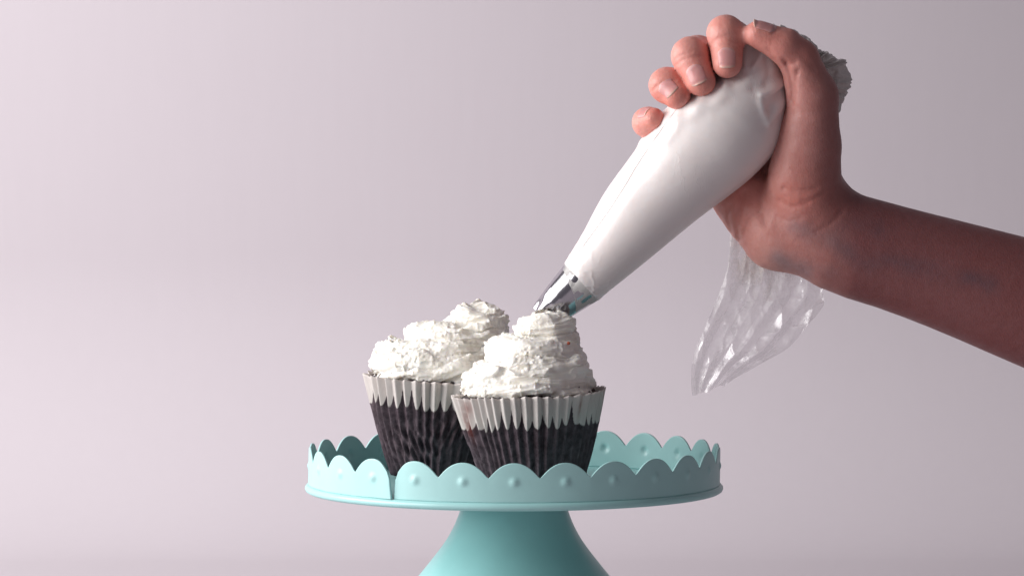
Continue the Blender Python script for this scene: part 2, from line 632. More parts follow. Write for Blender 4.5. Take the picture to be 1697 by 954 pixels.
def build_frosting(name, pieces, seed):
    Vs, Fs, off = [], [], 0
    for V, F in pieces:
        Vs.append(V); Fs += [[i + off for i in f] for f in F]; off += len(V)
    o = remeshed(name, np.concatenate(Vs), Fs, 0.00034, MAT['cream'])

    def fn(co, no):
        a = 0.00030 * fbm(co * 170, 2, seed, 0.5)
        side = np.clip(0.10 - co[:, 0] * 30, 0, 1)                  # drier, torn cream on one side
        rough = np.clip(vnoise(co * 85, seed + 40) * 1.9 + 0.0 + 0.95 * side, 0, 1)
        g = vnoise(co * 560, seed + 2) * 0.00030 + vnoise(co * 1200, seed + 3) * 0.00018
        spikes = np.clip(vnoise(co * 520, seed + 7) - 0.42, 0, 1) * 0.0016
        an = np.arctan2(co[:, 1], co[:, 0]); rr_ = np.hypot(co[:, 0], co[:, 1])
        qs = np.stack([np.cos(an) * 1.9, np.sin(an) * 1.9, co[:, 2] * 300 - rr_ * 130], -1)
        ruf = (1 - np.abs(vnoise(qs, seed + 50))) ** 3 * 0.0016 - 0.0005
        ruf = ruf + (1 - np.abs(vnoise(qs * np.array([2.6, 2.6, 1.6]), seed + 51))) ** 4 * 0.0006
        a = a + ruf * np.clip(0.55 + 0.9 * vnoise(co * 60, seed + 52) + 0.3 * side, 0, 1.1)
        flow = 0.00003 * np.sin(co[:, 2] * 5200 + 5 * vnoise(co * 130, seed + 11)) * (1 - rough)
        return a + rough * (g + spikes) + flow
    displace(o.data, fn)
    return o


def spiral(keys, n, c=(0, 0)):
    """keys: (turn fraction, centre x, centre y, ring radius, z)"""
    K = catmull(keys, n)
    a = K[:, 0] * 2 * math.pi
    return np.stack([K[:, 1] + K[:, 3] * np.cos(a), K[:, 2] + K[:, 3] * np.sin(a), K[:, 4]], -1)


def cupcake(label, loc, tiltx, tilty, n_pleat, r0, r1, H, cake_h, seed, rim_tilt=0.0, jam_at=None, fold_at=None):
    t = empty('cupcake', loc, label, 'cupcake', 'frosted chocolate cupcakes on the stand')
    t.rotation_euler = (tiltx, tilty, 0)
    rng = np.random.default_rng(seed)
    # paper case
    per = 12
    nth, nz = n_pleat * per, 44
    th = np.linspace(0, 2 * math.pi, nth, endpoint=False)
    ii = th / (2 * math.pi) * n_pleat
    wob = fbm(np.stack([np.cos(th) * 2.2, np.sin(th) * 2.2, 0 * th], -1), 2, seed) * 0.35
    v = np.linspace(0, 1, nz)
    TH, Vv = np.meshgrid(th, v, indexing='ij')
    low = fbm(np.stack([np.cos(TH) * 3.0, np.sin(TH) * 3.0, Vv * 2.0], -1), 3, seed + 3)
    x = (ii + wob)[:, None] + 0.16 * low * (1 - Vv)
    f = np.abs((x % 1.0) * 2 - 1)                # 0 valley .. 1 crest
    crest = 1 - np.abs(1 - f) ** 1.05
    gain = 0.7 + 0.3 * _h(np.floor(x), 0 * x, 0 * x, seed)
    amp = (0.00085 + 0.0015 * Vv ** 1.4) * gain * 1.0
    rad = r0 + (r1 - r0) * Vv ** 0.95 + 0.0006 * np.sin(Vv * math.pi)
    R = rad + amp * (crest - 0.62) * 1.6
    R += 0.00045 * low * (1 - 0.4 * Vv) + 0.0009 * fbm(np.stack([np.cos(TH) * 1.1, np.sin(TH) * 1.1, Vv * 0.7], -1), 2, seed + 8) * Vv
    if fold_at:
        # crushed part of the case: diagonal wrinkles
        for (a, vc, da, dv, depth, sl) in fold_at:
            dd = np.angle(np.exp(1j * (TH - a)))
            m = np.exp(-(dd / da) ** 2 - ((Vv - vc) / dv) ** 2)
            R += m * depth * (np.abs(((dd * 9 + Vv * sl) % 1.0) * 2 - 1) - 0.5)
    Zt = H + 0.0006 * fbm(np.stack([np.cos(th) * 2, np.sin(th) * 2, 0 * th + 3], -1), 2, seed + 4) + rim_tilt * np.cos(th)
    Zt = Zt[:, None] - 0.0009 * (1 - crest[:, -1:])
    Z = 0.0004 + Zt * Vv
    Vw = np.stack([R * np.cos(TH), R * np.sin(TH), Z], -1).reshape(-1, 3)
    # soaked dark where the cake touches the paper, clean and pale above
    line = cake_h - 0.0016 + 0.0010 * vnoise(np.stack([np.cos(TH) * 5, np.sin(TH) * 5, 0 * TH], -1), seed + 6) + 0.0060 * (1 - crest) ** 2.0 * (1 + 0.9 * vnoise(np.stack([np.floor(x), 0 * x, 0 * x], -1) * 3.7, seed))
    soak = 1 / (1 + np.exp(-(line - Z) / 0.00045))
    jam = np.zeros_like(soak)
    if jam_at:
        for (a, z_, da, dz) in jam_at:
            dd = np.angle(np.exp(1j * (TH - a)))
            jam += 0.6 * np.exp(-(dd / da) ** 2 - ((Z - z_) / dz) ** 2)
        jam *= np.clip(1.2 + 1.2 * vnoise(np.stack([TH * 30, Z * 900, 0 * Z], -1), 3), 0, 1)
    F = grid_faces(nth, nz, wrap_u=True).tolist()
    F.append([k * nz for k in range(nth)][::-1])
    wr = link_mesh('paper_case', Vw, F, MAT['wrapper'], t, attrs={'soak': soak.ravel(), 'ridge': crest.ravel(), 'jam': np.clip(jam, 0, 1).ravel()})
    so = wr.modifiers.new('thickness', 'SOLIDIFY'); so.thickness = 0.00012; so.offset = 0
    # crumb
    nu, nv = 220, 40
    a_ = np.linspace(0, 2 * math.pi, nu, endpoint=False)
    rr = r0 + (r1 - r0) * (cake_h / H) ** 0.95
    prof = [(r0 * 0.9, 0.0012)] + [(r0 + (r1 - r0) * (k * cake_h / H) ** 0.95 - 0.0019, 0.0012 + k * cake_h) for k in np.linspace(0.05, 0.97, 12)]
    prof += [(r1 - 0.0045, H - 0.0040), (r1 - 0.0036, H - 0.0026), (r1 - 0.0042, H - 0.0012), (r1 - 0.0065, H + 0.0006)]
    prof += [((r1 - 0.0065) * math.cos(b), H + 0.0012 + 0.003 * math.sin(b)) for b in np.linspace(0.2, math.pi / 2 - 0.02, 10)]
    prof = catmull(prof, nv)
    A, Rr = np.meshgrid(a_, prof[:, 0], indexing='ij'); _, Zz = np.meshgrid(a_, prof[:, 1], indexing='ij')
    P = np.stack([Rr * np.cos(A), Rr * np.sin(A), Zz], -1)
    up = (Zz > cake_h * 0.97)
    P *= (1 + (0.020 * fbm(P * 330, 4, seed + 20, 0.75) * up))[..., None]
    Fc = grid_faces(nu, nv, wrap_u=True).tolist(); Fc.append([k * nv + nv - 1 for k in range(nu)]); Fc.append([k * nv for k in range(nu)][::-1])
    link_mesh('cake', P.reshape(-1, 3), Fc, MAT['cake'], t)
    return t


def crumbs_ring(t, H, r, spots, seed):
    rng = np.random.default_rng(seed)
    for (a, n, spread) in spots:
        pass


# front cupcake (right one)
cup1 = cupcake('front chocolate cupcake with a stacked cream swirl that the metal nozzle touches',
               (0.0088, -0.0275, 0.0002), 0.0, math.radians(-3.2), 44, 0.0208, 0.0338, 0.0425, 0.0300, 3,
               jam_at=[(math.radians(212), 0.0385, 0.10, 0.0035), (math.radians(207), 0.031, 0.10, 0.006), (math.radians(-48), 0.037, 0.035, 0.004)])
# back cupcake (left one)
cup2 = cupcake('rear chocolate cupcake with crushed paper case and lopsided cream, left of the other',
               (-0.0360, 0.0290, 0.0002), 0.0, math.radians(3.0), 40, 0.0200, 0.0348, 0.0455, 0.0345, 11,
               jam_at=[(math.radians(-48), 0.0425, 0.03, 0.003)],
               fold_at=[(math.radians(-112), 0.34, 0.45, 0.20, 0.0022, 6.0), (math.radians(-75), 0.5, 0.4, 0.15, 0.0016, -5.0)])

# cream on the front cupcake; local frame of the cupcake, case rim at z = 0.0425
keys = [(-0.60, 0.0000, 0, 0.0212, 0.0472), (-0.10, 0.0004, 0, 0.0224, 0.0474), (0.40, 0.0002, 0, 0.0220, 0.0488), (0.80, 0.0010, 0, 0.0194, 0.0528),
        (1.20, 0.0028, 0, 0.0165, 0.0595), (1.70, 0.0040, 0, 0.0150, 0.0612), (2.10, 0.0060, 0, 0.0120, 0.0640), (2.45, 0.0088, 0, 0.0075, 0.0700), (2.9, 0.0100, -0.001, 0.0062, 0.0715), (3.4, 0.0102, -0.001, 0.0055, 0.0722), (3.7, 0.0085, -0.001, 0.0020, 0.0742)]
pth = spiral(keys, 420)
pth[:, 2] -= 0.0012 * np.linspace(1, 0, 420); pth[:, 2] += 0.0009 * vnoise(pth * np.array([90, 90, 0]), 71)
rad = np.interp(np.linspace(0, 1, 420), [0, 0.02, 0.08, 0.5, 0.70, 0.95, 1.0], [0.002, 0.006, 0.0088, 0.0086, 0.0076, 0.0068, 0.0045])
pieces = [rope(pth, rad, 4, 34, 5, depth=0.34), blob((0.001, 0, 0.049), (0.021, 0.021, 0.009)), blob((0.004, 0, 0.060), (0.014, 0.013, 0.010)), blob((0.009, 0, 0.068), (0.008, 0.008, 0.007)), blob((0.0102, -0.0045, 0.0728), (0.0118, 0.0062, 0.0052))]
fr1 = build_frosting('frosting', pieces, 21)
fr1.parent = cup1

keys = [(0.30, 0.0000, 0, 0.0244, 0.0498), (0.75, -0.0012, 0, 0.0254, 0.0503), (1.25, -0.0006, 0, 0.0250, 0.0515), (1.60, 0.0010, 0, 0.0225, 0.0545),
        (2.0, 0.0035, 0, 0.0165, 0.0605), (2.4, 0.0045, 0, 0.0158, 0.0620), (2.8, 0.0085, 0, 0.0130, 0.0640), (3.15, 0.0140, 0, 0.0090, 0.0685), (3.6, 0.0168, 0, 0.0070, 0.0705), (4.1, 0.0172, 0, 0.0060, 0.0725), (4.4, 0.0150, 0, 0.0020, 0.0755)]
pth = spiral(keys, 440)
pth[:, 2] -= 0.0005 * np.linspace(1, 0, 440); pth[:, 2] += 0.0013 * vnoise(pth * np.array([80, 80, 0]), 74)
rad = np.interp(np.linspace(0, 1, 440), [0, 0.02, 0.08, 0.5, 0.75, 0.95, 1.0], [0.002, 0.006, 0.0082, 0.0084, 0.0080, 0.0074, 0.0045])
pieces = [rope(pth, rad, 4, -30, 31, depth=0.34), blob((0.000, 0, 0.049), (0.025, 0.025, 0.008)), blob((0.006, 0, 0.060), (0.016, 0.015, 0.010)), blob((0.0165, 0, 0.069), (0.009, 0.009, 0.008)), blob((0.0100, -0.003, 0.0655), (0.0125, 0.011, 0.0095))]
fr2 = build_frosting('frosting', pieces, 77)
fr2.parent = cup2
# reddish crumb caught in the front cream
cm = M('reddish_crumb'); cm.set(Base_Color=(0.45, 0.10, 0.05, 1), Roughness=0.5)
co_ = np.empty(len(fr1.data.vertices) * 3, np.float32); fr1.data.vertices.foreach_get('co', co_); co_ = co_.reshape(-1, 3)
hit = co_[np.argmin((co_[:, 0] - 0.0185) ** 2 + (co_[:, 2] - 0.0640) ** 2 + (co_[:, 1] > -0.004) * 1.0)]
cr_V, cr_F = blob((float(hit[0]), float(hit[1]) - 0.0002, float(hit[2])), (0.0009, 0.0007, 0.0007), 12, 8)
link_mesh('crumb', cr_V + 0.00015 * vnoise(cr_V * 2500, 3)[:, None], cr_F, cm.m, cup1)

# ------------------------------------------------------------------ implicit surfaces (hand and forearm as one skin)
# coordinates here: (x, depth, y) in photograph-pixel lengths, 1 px = 0.27 mm


def rcone(P, a, b, r1, r2, sq=None):
    a = np.array(a, float); b = np.array(b, float)
    ba = b - a; l2 = ba @ ba; rr = r1 - r2; a2 = l2 - rr * rr; il2 = 1 / l2
    pa = P - a
    y = pa @ ba; z = y - l2
    x2 = ((pa * l2 - y[:, None] * ba) ** 2).sum(1)
    y2 = y * y * l2; z2 = z * z * l2
    k = np.sign(rr) * rr * rr * x2
    d = (np.sqrt(x2 * a2 * il2) + y * rr) * il2 - r1
    c1 = np.sign(z) * a2 * z2 > k
    c2 = np.sign(y) * a2 * y2 < k
    d = np.where(c2, np.sqrt(x2 + y2) * il2 - r1, d)
    d = np.where(c1, np.sqrt(x2 + z2) * il2 - r2, d)
    return d


def smin(a, b, k):
    h = np.clip(k - np.abs(a - b), 0, None) / k
    return np.minimum(a, b) - h * h * k * 0.25


def P3(x, y, d):
    return (x, d, y)


FING = {   # MCP, PIP, DIP, tip : (x, y, depth, radius)
    'index': [(1300, 135, 108, 36), (1214, 66, 42, 31), (1203, 57, -36, 30), (1205, 105, -57, 24.6)],
    'middle': [(1285, 190, 118, 36), (1156, 92, 42, 32), (1144, 93, -34, 30), (1161, 135, -54, 24.8)],
    'ring': [(1270, 245, 112, 35), (1112, 143, 38, 29), (1105, 141, -28, 28), (1121, 158, -47, 23.5)],
    'pinky': [(1250, 290, 100, 33), (1082, 208, 34, 25), (1073, 203, -6, 23.5), (1083, 197, -28, 18.5)],
}
THUMB = [(1338, 335, 10, 58), (1346, 240, -14, 47), (1347, 160, -24, 41.5), (1324, 98, -36, 32), (1300, 76, -48, 28.5), (1256, 57, -54, 23)]
ARM = [(1352, 378, 30, 66), (1398, 402, 30, 75), (1500, 433, 34, 78), (1600, 465, 37, 84), (1720, 506, 40, 93), (1880, 562, 44, 102)]

ARMC = catmull(ARM, 12)
CREASES = [   # polyline (x, y, depth guess), width, depth of the groove
    ([(1352, 312, -75), (1334, 317, -72), (1315, 318, -66), (1300, 312, -55)], 5, 3.0),
    ([(1340, 336, -66), (1325, 341, -62), (1308, 342, -55), (1292, 333, -45)], 4, 2.2),
    ([(1330, 360, -55), (1308, 366, -45), (1288, 360, -30)], 4, 1.4),
    ([(1232, 318, 10), (1226, 345, 10), (1222, 375, 15), (1226, 398, 30)], 5, 3.2),
    ([(1210, 340, 10), (1207, 360, 20), (1212, 385, 35)], 4, 2.4),
    ([(1270, 290, 10), (1262, 330, 5), (1268, 370, 0)], 7, 2.5),
    ([(1303, 104, -60), (1309, 122, -62), (1313, 148, -62), (1312, 170, -58)], 4, 3.6),
    ([(1322, 118, -68), (1317, 140, -66), (1314, 165, -62)], 4, 2.6),
    ([(1299, 100, -70), (1308, 106, -72), (1318, 104, -72)], 4, 2.4),
    ([(1286, 52, -72), (1296, 47, -70), (1306, 49, -70)], 3.0, 1.4),
    ([(1280, 55, -76), (1284, 50, -74), (1284, 44, -64)], 2.6, 1.6),
    ([(1178, 76, -62), (1192, 68, -66), (1206, 66, -68), (1222, 70, -66)], 2.6, 1.6),
    ([(1180, 70, -62), (1194, 62, -66), (1208, 60, -68), (1222, 63, -66)], 2.6, 1.2),
    ([(1182, 84, -62), (1196, 77, -66), (1210, 75, -68), (1222, 79, -66)], 2.6, 1.1),
    ([(1120, 108, -60), (1133, 99, -64), (1150, 94, -66), (1164, 94, -60)], 2.6, 1.5),
    ([(1118, 100, -60), (1130, 92, -64), (1146, 87, -66)], 2.6, 1.1),
    ([(1082, 150, -50), (1092, 141, -54), (1106, 135, -56), (1120, 133, -52)], 2.6, 1.4),
    ([(1368, 318, -60), (1350, 330, -62), (1330, 334, -60)], 3.5, 1.8),
    ([(1258, 352, -5), (1240, 368, 0), (1232, 392, 10)], 4, 2.0),
    ([(1395, 352, -35), (1375, 372, -38), (1352, 384, -38)], 4.5, 1.0),
    ([(1330, 96, -70), (1340, 104, -68), (1350, 116, -62)], 5.0, 1.0),
    ([(1272, 80, -78), (1279, 89, -76), (1285, 98, -70)], 2.6, 1.0),
]
CR_ARR = []
for pts, wd, dp in CREASES:
    q = catmull([P3(x, y, d) for x, y, d in pts], 24)
    CR_ARR.append((q, wd, dp))


def hand_sdf(P, fine=True):
    d = None
    # palm: metacarpals to the wrist
    for (nm, chain) in FING.items():
        m = chain[0]
        wr = {'index': (1362, 350, 34), 'middle': (1352, 366, 40), 'ring': (1340, 378, 44), 'pinky': (1325, 385, 44)}[nm]
        e = rcone(P, P3(m[0], m[1], m[2]), P3(*wr), 38, 50)
        d = e if d is None else smin(d, e, 22)
    # heel of the hand on the little finger side
    d = smin(d, rcone(P, P3(1236, 326, 62), P3(1292, 384, 42), 50, 66), 26)
    d = smin(d, rcone(P, P3(1215, 318, 72), P3(1250, 350, 60), 40, 50), 18)
    # ball of the thumb and thumb
    t = None
    for a, b in zip(THUMB[:-1], THUMB[1:]):
        e = rcone(P, P3(a[0], a[1], a[2]), P3(b[0], b[1], b[2]), a[3], b[3])
        t = e if t is None else smin(t, e, 9)
    t = smin(t, rcone(P, P3(1322, 300, 0), P3(1330, 220, -12), 52, 40), 20)
    d = smin(d, t, 22)
    # wrist and forearm: two bones side by side give the oval section
    nrm = np.array([-0.33, 0.0, 0.944])
    for sg in (-1, 1):
        c = None
        for a, b in zip(ARMC[:-1], ARMC[1:]):
            pa = a[[0, 2, 1]]; pb = b[[0, 2, 1]]
            e = rcone(P, pa + nrm * sg * a[3] * 0.22, pb + nrm * sg * b[3] * 0.22, a[3] * 0.90, b[3] * 0.90)
            c = e if c is None else np.minimum(c, e)
        d = smin(d, c, 30)
    # fingers stay apart from one another
    fs = None
    for nm, c in FING.items():
        f = None
        for i, (a, b) in enumerate(zip(c[:-1], c[1:])):
            e = rcone(P, P3(a[0], a[1], a[2]), P3(b[0], b[1], b[2]), a[3] if i else a[3] * 0.97, b[3])
            f = e if f is None else smin(f, e, 10)
        # flat pad and slightly broad tip
        fs = f if fs is None else smin(fs, f, 3.0)
    d = smin(d, fs, 16)
    if fine:
        near = np.where(np.abs(d) < 9)[0]
        if len(near):
            Q = P[near]
            g = np.zeros(len(near))
            for q, wd, dp in CR_ARR:
                lo = q.min(0) - 4 * wd - 14; hi = q.max(0) + 4 * wd + 14
                sel = np.where(((Q > lo) & (Q < hi)).all(1))[0]
                if not len(sel):
                    continue
                dist = np.full(len(sel), 1e9)
                ab = q[1:] - q[:-1]
                for k in range(len(ab)):
                    pa = Q[sel] - q[k]
                    h = np.clip(pa @ ab[k] / (ab[k] @ ab[k]), 0, 1)
                    # grooves follow the surface: depth errors count less
                    r_ = (pa - h[:, None] * ab[k]) * np.array([1, 0.16, 1])
                    dist = np.minimum(dist, np.sqrt((r_ ** 2).sum(1)))
                g[sel] += dp * np.exp(-(dist / wd) ** 2)
            und = (0.12 + 0.8 * np.clip((1430 - Q[:, 0]) / 120, 0, 1)) * fbm(Q / 52.0, 2, 4) + 0.30 * fbm(Q / 9.0, 2, 9) * np.clip((1460 - Q[:, 0]) / 120, 0.2, 1)
            d = d.copy()
            d[near] += g - 0.8 * und
    return d


def surface_nets(sdf, lo, hi, h):
    lo = np.array(lo, float); hi = np.array(hi, float)
    n = np.ceil((hi - lo) / h).astype(int) + 1
    c = 4                                        # coarse step
    nc = (n + c - 1) // c + 1
    g = np.stack(np.meshgrid(*[lo[k] + np.arange(nc[k]) * h * c for k in range(3)], indexing='ij'), -1).reshape(-1, 3)
    dc = sdf(g, False).reshape(nc)
    # trilinear fill from coarse values, then exact values near the surface
    full = np.empty(n)
    idx = [np.arange(n[k]) / c for k in range(3)]
    i0 = [np.minimum(np.floor(i).astype(int), nc[k] - 2) for k, i in enumerate(idx)]
    f = [idx[k] - i0[k] for k in range(3)]
    acc = 0
    for a in (0, 1):
        for b in (0, 1):
            for e in (0, 1):
                wgt = (f[0] if a else 1 - f[0])[:, None, None] * (f[1] if b else 1 - f[1])[None, :, None] * (f[2] if e else 1 - f[2])[None, None, :]
                acc = acc + wgt * dc[np.ix_(i0[0] + a, i0[1] + b, i0[2] + e)]
    full = acc
    act = np.argwhere(np.abs(full) < h * c * 1.2)
    P = lo + act * h
    full[act[:, 0], act[:, 1], act[:, 2]] = sdf(P)
    s = full < 0
    A = [slice(0, -1), slice(1, None)]
    cnt = 0
    for a in (0, 1):
        for b in (0, 1):
            for e in (0, 1):
                cnt = cnt + s[A[a], A[b], A[e]].astype(int)
    cells = np.argwhere((cnt > 0) & (cnt < 8))
    vid = -np.ones(cnt.shape, int); vid[tuple(cells.T)] = np.arange(len(cells))
    acc = np.zeros((len(cells), 3)); num = np.zeros(len(cells))
    offs = [(a, b, e) for a in (0, 1) for b in (0, 1) for e in (0, 1)]
    for o in offs:
        for ax in range(3):
            if o[ax]:
                continue
            o2 = list(o); o2[ax] = 1
            v0 = full[tuple((cells + o).T)]; v1 = full[tuple((cells + o2).T)]
            m = (v0 < 0) != (v1 < 0)
            t = np.where(m, v0 / np.where(m, v0 - v1, 1), 0)
            p = cells + np.array(o, float); p[:, ax] += t
            acc[m] += p[m]; num[m] += 1
    V = lo + acc / num[:, None] * h
    quads = []
    for ax in range(3):
        b, e = [(1, 2), (2, 0), (0, 1)][ax]
        sl0 = [slice(None)] * 3; sl1 = [slice(None)] * 3
        sl0[ax] = slice(0, -1); sl1[ax] = slice(1, None)
        ch = np.argwhere(s[tuple(sl0)] != s[tuple(sl1)])
        ch = ch[(ch[:, b] > 0) & (ch[:, e] > 0) & (ch[:, b] < n[b] - 1) & (ch[:, e] < n[e] - 1)]
        inside = s[tuple(ch.T)]
        ids = []
        for db, de in ((-1, -1), (0, -1), (0, 0), (-1, 0)):
            q = ch.copy(); q[:, b] += db; q[:, e] += de
            ids.append(vid[tuple(q.T)])
        q = np.stack(ids, -1)
        q[~inside] = q[~inside][:, ::-1]
        quads.append(q)
    return V, np.concatenate(quads)


def sdf_grad(sdf, P, e=0.6):
    g = np.stack([sdf(P + np.eye(3)[k] * e) - sdf(P - np.eye(3)[k] * e) for k in range(3)], -1) / (2 * e)
    return g / (np.linalg.norm(g, axis=1)[:, None] + 1e-9)


arm_V, arm_F = surface_nets(hand_sdf, (1030, -150, 0), (1990, 190, 690), 3.0)
for _ in range(2):
    g = sdf_grad(hand_sdf, arm_V)
    arm_V = arm_V - np.clip(hand_sdf(arm_V), -2, 2)[:, None] * g
world = W(arm_V[:, 0], arm_V[:, 2], arm_V[:, 1])
# redder finger ends, knuckles and heel; veins under the wrist skin
red = np.zeros(len(arm_V))
for nm, c in FING.items():
    q = np.array(P3(*c[3][:3])); red += 0.42 * np.exp(-(np.linalg.norm(arm_V - q, axis=1) / 44) ** 2)
    q = np.array(P3(*c[2][:3])); red += 0.30 * np.exp(-(np.linalg.norm(arm_V - q, axis=1) / 40) ** 2)
red += 0.5 * np.exp(-(np.linalg.norm(arm_V - np.array(P3(*THUMB[-1][:3])), axis=1) / 60) ** 2)
red += 0.5 * np.exp(-(np.linalg.norm((arm_V - np.array(P3(1210, 360, 40))) * [1, 0.6, 1], axis=1) / 60) ** 2)
red += 0.45 * np.exp(-(np.linalg.norm((arm_V - np.array(P3(1320, 330, -50))) * [1, 0.6, 1], axis=1) / 38) ** 2)
red *= 0.8 + 0.5 * fbm(arm_V / 30, 3, 8)
vein = np.zeros(len(arm_V))
for pl_ in ([(1318, 375), (1372, 395), (1430, 428), (1480, 436), (1560, 452), (1640, 470)], [(1290, 425), (1330, 445), (1370, 455)], [(1372, 395), (1400, 372), (1450, 380)]):
    q = catmull(pl_, 40)
    dist = np.full(len(arm_V), 1e9)
    for k in range(len(q) - 1):
        ab = q[k + 1] - q[k]; pa = arm_V[:, [0, 2]] - q[k]
        h = np.clip(pa @ ab / (ab @ ab), 0, 1)
        dist = np.minimum(dist, np.linalg.norm(pa - h[:, None] * ab, axis=1))
    vein += 0.8 * np.exp(-(dist / 17) ** 2) * (arm_V[:, 1] < 20) * (0.7 + 0.6 * vnoise(arm_V / 35, 5))
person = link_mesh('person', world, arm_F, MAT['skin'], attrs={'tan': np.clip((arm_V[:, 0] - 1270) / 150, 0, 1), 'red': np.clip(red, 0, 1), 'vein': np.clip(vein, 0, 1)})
person['label'] = 'bare forearm and hand reaching in from the right, fist squeezing the piping bag'
person['category'] = 'person'
recalc(person)


def nail(bone_a, bone_b, normal, centre_t, length, half_ang, lift=0.55):
    """curved nail plate laid on the fingertip: bone axis a->b, facing normal"""
    a = np.array(bone_a, float); b = np.array(bone_b, float)
    ax = (b - a) / np.linalg.norm(b - a)
    nn = np.array(normal, float); nn -= ax * (nn @ ax); nn /= np.linalg.norm(nn)
    sd = np.cross(ax, nn)
    nu, nv = 17, 21
    u = np.linspace(-1, 1, nu); v = np.linspace(0, 1, nv)
    U, Vv = np.meshgrid(u, v, indexing='ij')
    c0 = a + ax * centre_t
    s0 = -length * 0.5 * (1 - 0.42 * np.abs(U) ** 2.6)
    s1 = length * 0.5 * (1 - 0.24 * np.abs(U) ** 2.4)
    sv = s0 + (s1 - s0) * Vv
    taper = 1.0 - 0.06 * (1 - Vv)
    ang = U * half_ang * taper
    base = c0 + ax * np.minimum(sv, 1e9)[..., None]
    dr = np.cos(ang)[..., None] * nn + np.sin(ang)[..., None] * sd
    o = (base + dr * 60).reshape(-1, 3); dd = -dr.reshape(-1, 3)
    for _ in range(40):
        f = hand_sdf(o)
        o = o + dd * np.clip(f * 0.8, -1, 8)[:, None]
    # nails do not follow the rounding-off of the tip: limit how far they drop
    rad = ((o - base.reshape(-1, 3)) * dr.reshape(-1, 3)).sum(1).reshape(nu, nv)
    mid = np.median(rad)
    rad = np.clip(rad, mid - 5, mid + 2.5)
    keep = np.maximum(rad, rad[:, nv // 2:nv // 2 + 1] - 3.0)
    rad = np.where(Vv > 0.5, keep, rad)
    edge = np.minimum(np.minimum(1 - np.abs(U), 1.0) * 6, Vv * 7).clip(0, 1)
    pts_out = base + dr * (rad + lift * (0.15 + 0.85 * np.sqrt(edge)))[..., None]
    pts_in = base + dr * (rad - 1.2)[..., None]
    Vn = np.concatenate([pts_out.reshape(-1, 3), pts_in.reshape(-1, 3)])
    n0 = nu * nv
    F = [grid_faces(nu, nv), grid_faces(nu, nv, off=n0)[:, ::-1]]
    i = np.arange(nu - 1); j = np.arange(nv - 1)
    F += [np.stack([i * nv, (i + 1) * nv, n0 + (i + 1) * nv, n0 + i * nv], -1),
          np.stack([i * nv + nv - 1, n0 + i * nv + nv - 1, n0 + (i + 1) * nv + nv - 1, (i + 1) * nv + nv - 1], -1),
          np.stack([j, n0 + j, n0 + j + 1, j + 1], -1),
          np.stack([(nu - 1) * nv + j, (nu - 1) * nv + j + 1, n0 + (nu - 1) * nv + j + 1, n0 + (nu - 1) * nv + j], -1)]
    al = np.concatenate([Vv.ravel(), Vv.ravel()])
    o = link_mesh('fingernail', W(Vn[:, 0], Vn[:, 2], Vn[:, 1]), np.concatenate(F), MAT['nail'], person, attrs={'along': al})
    recalc(o)
    return o


def tipbone(nm):
    c = FING[nm]
    return P3(*c[2][:3]), P3(*c[3][:3])


a, b = tipbone('index'); nail(a, b, P3(-0.02, -0.10, -1.0), 53, 35, 0.66)
a, b = tipbone('middle'); nail(a, b, P3(-0.14, 0.0, -1.0), 46, 35, 0.66)
a, b = tipbone('ring'); nail(a, b, P3(-0.05, 0.05, -1.0), 24, 31, 0.64)
a, b = tipbone('pinky'); nail(a, b, P3(-0.35, -0.75, -0.75), 19, 24, 0.62, 0.5)
nail(P3(*THUMB[-2][:3]), P3(*THUMB[-1][:3]), P3(0.30, -1.0, -0.50), 45, 40, 0.72, 0.5)

# ------------------------------------------------------------------ piping bag
bag = empty('piping_bag', tuple(W(960, 470, 0)), 'white cream filled piping bag with metal nozzle, held above the front cupcake', 'piping bag')
ST_L = [(936, 437), (946, 419), (966, 385), (1000, 323), (1043, 262), (1083, 207), (1120, 167), (1158, 142), (1188, 126), (1212, 107), (1226, 84), (1234, 66), (1246, 52), (1268, 50), (1290, 60)]
ST_R = [(991, 497), (1006, 484), (1041, 457), (1098, 411), (1150, 369), (1203, 328), (1252, 289), (1286, 248), (1302, 205), (1307, 162), (1302, 128), (1296, 104), (1302, 92), (1318, 92), (1330, 98)]
NSB, NPH = 240, 200
Lc = catmull(ST_L, NSB); Rc = catmull(ST_R, NSB)
cen = (Lc + Rc) / 2; half = (Rc - Lc) / 2
hw = np.linalg.norm(half, axis=1)
phi = np.linspace(0, 2 * math.pi, NPH, endpoint=False)
dep = hw * np.interp(np.linspace(0, 1, NSB), [0, 0.5, 0.7, 1], [1, 1.0, 0.92, 0.85])
dshift = np.interp(np.linspace(0, 1, NSB), [0, 0.55, 0.8, 1], [0, 0, 4, 14])
X = cen[:, None, 0] + half[:, None, 0] * np.cos(phi)
Yp = cen[:, None, 1] + half[:, None, 1] * np.cos(phi)
D = -dep[:, None] * np.sin(phi) + dshift[:, None]
front = (np.sin(phi) > 0)[None]
Q2 = np.stack([X, Yp], -1)


def ridge_at(pts, wd):
    q = catmull(pts, 30)
    dist = np.full(X.shape, 1e9)
    for k in range(len(q) - 1):
        ab = q[k + 1] - q[k]; pa = Q2 - q[k]
        h = np.clip((pa * ab).sum(-1) / (ab @ ab + 1e-9), 0, 1)
        dist = np.minimum(dist, np.linalg.norm(pa - h[..., None] * ab, axis=-1))
    return np.exp(-(dist / wd) ** 2) * front


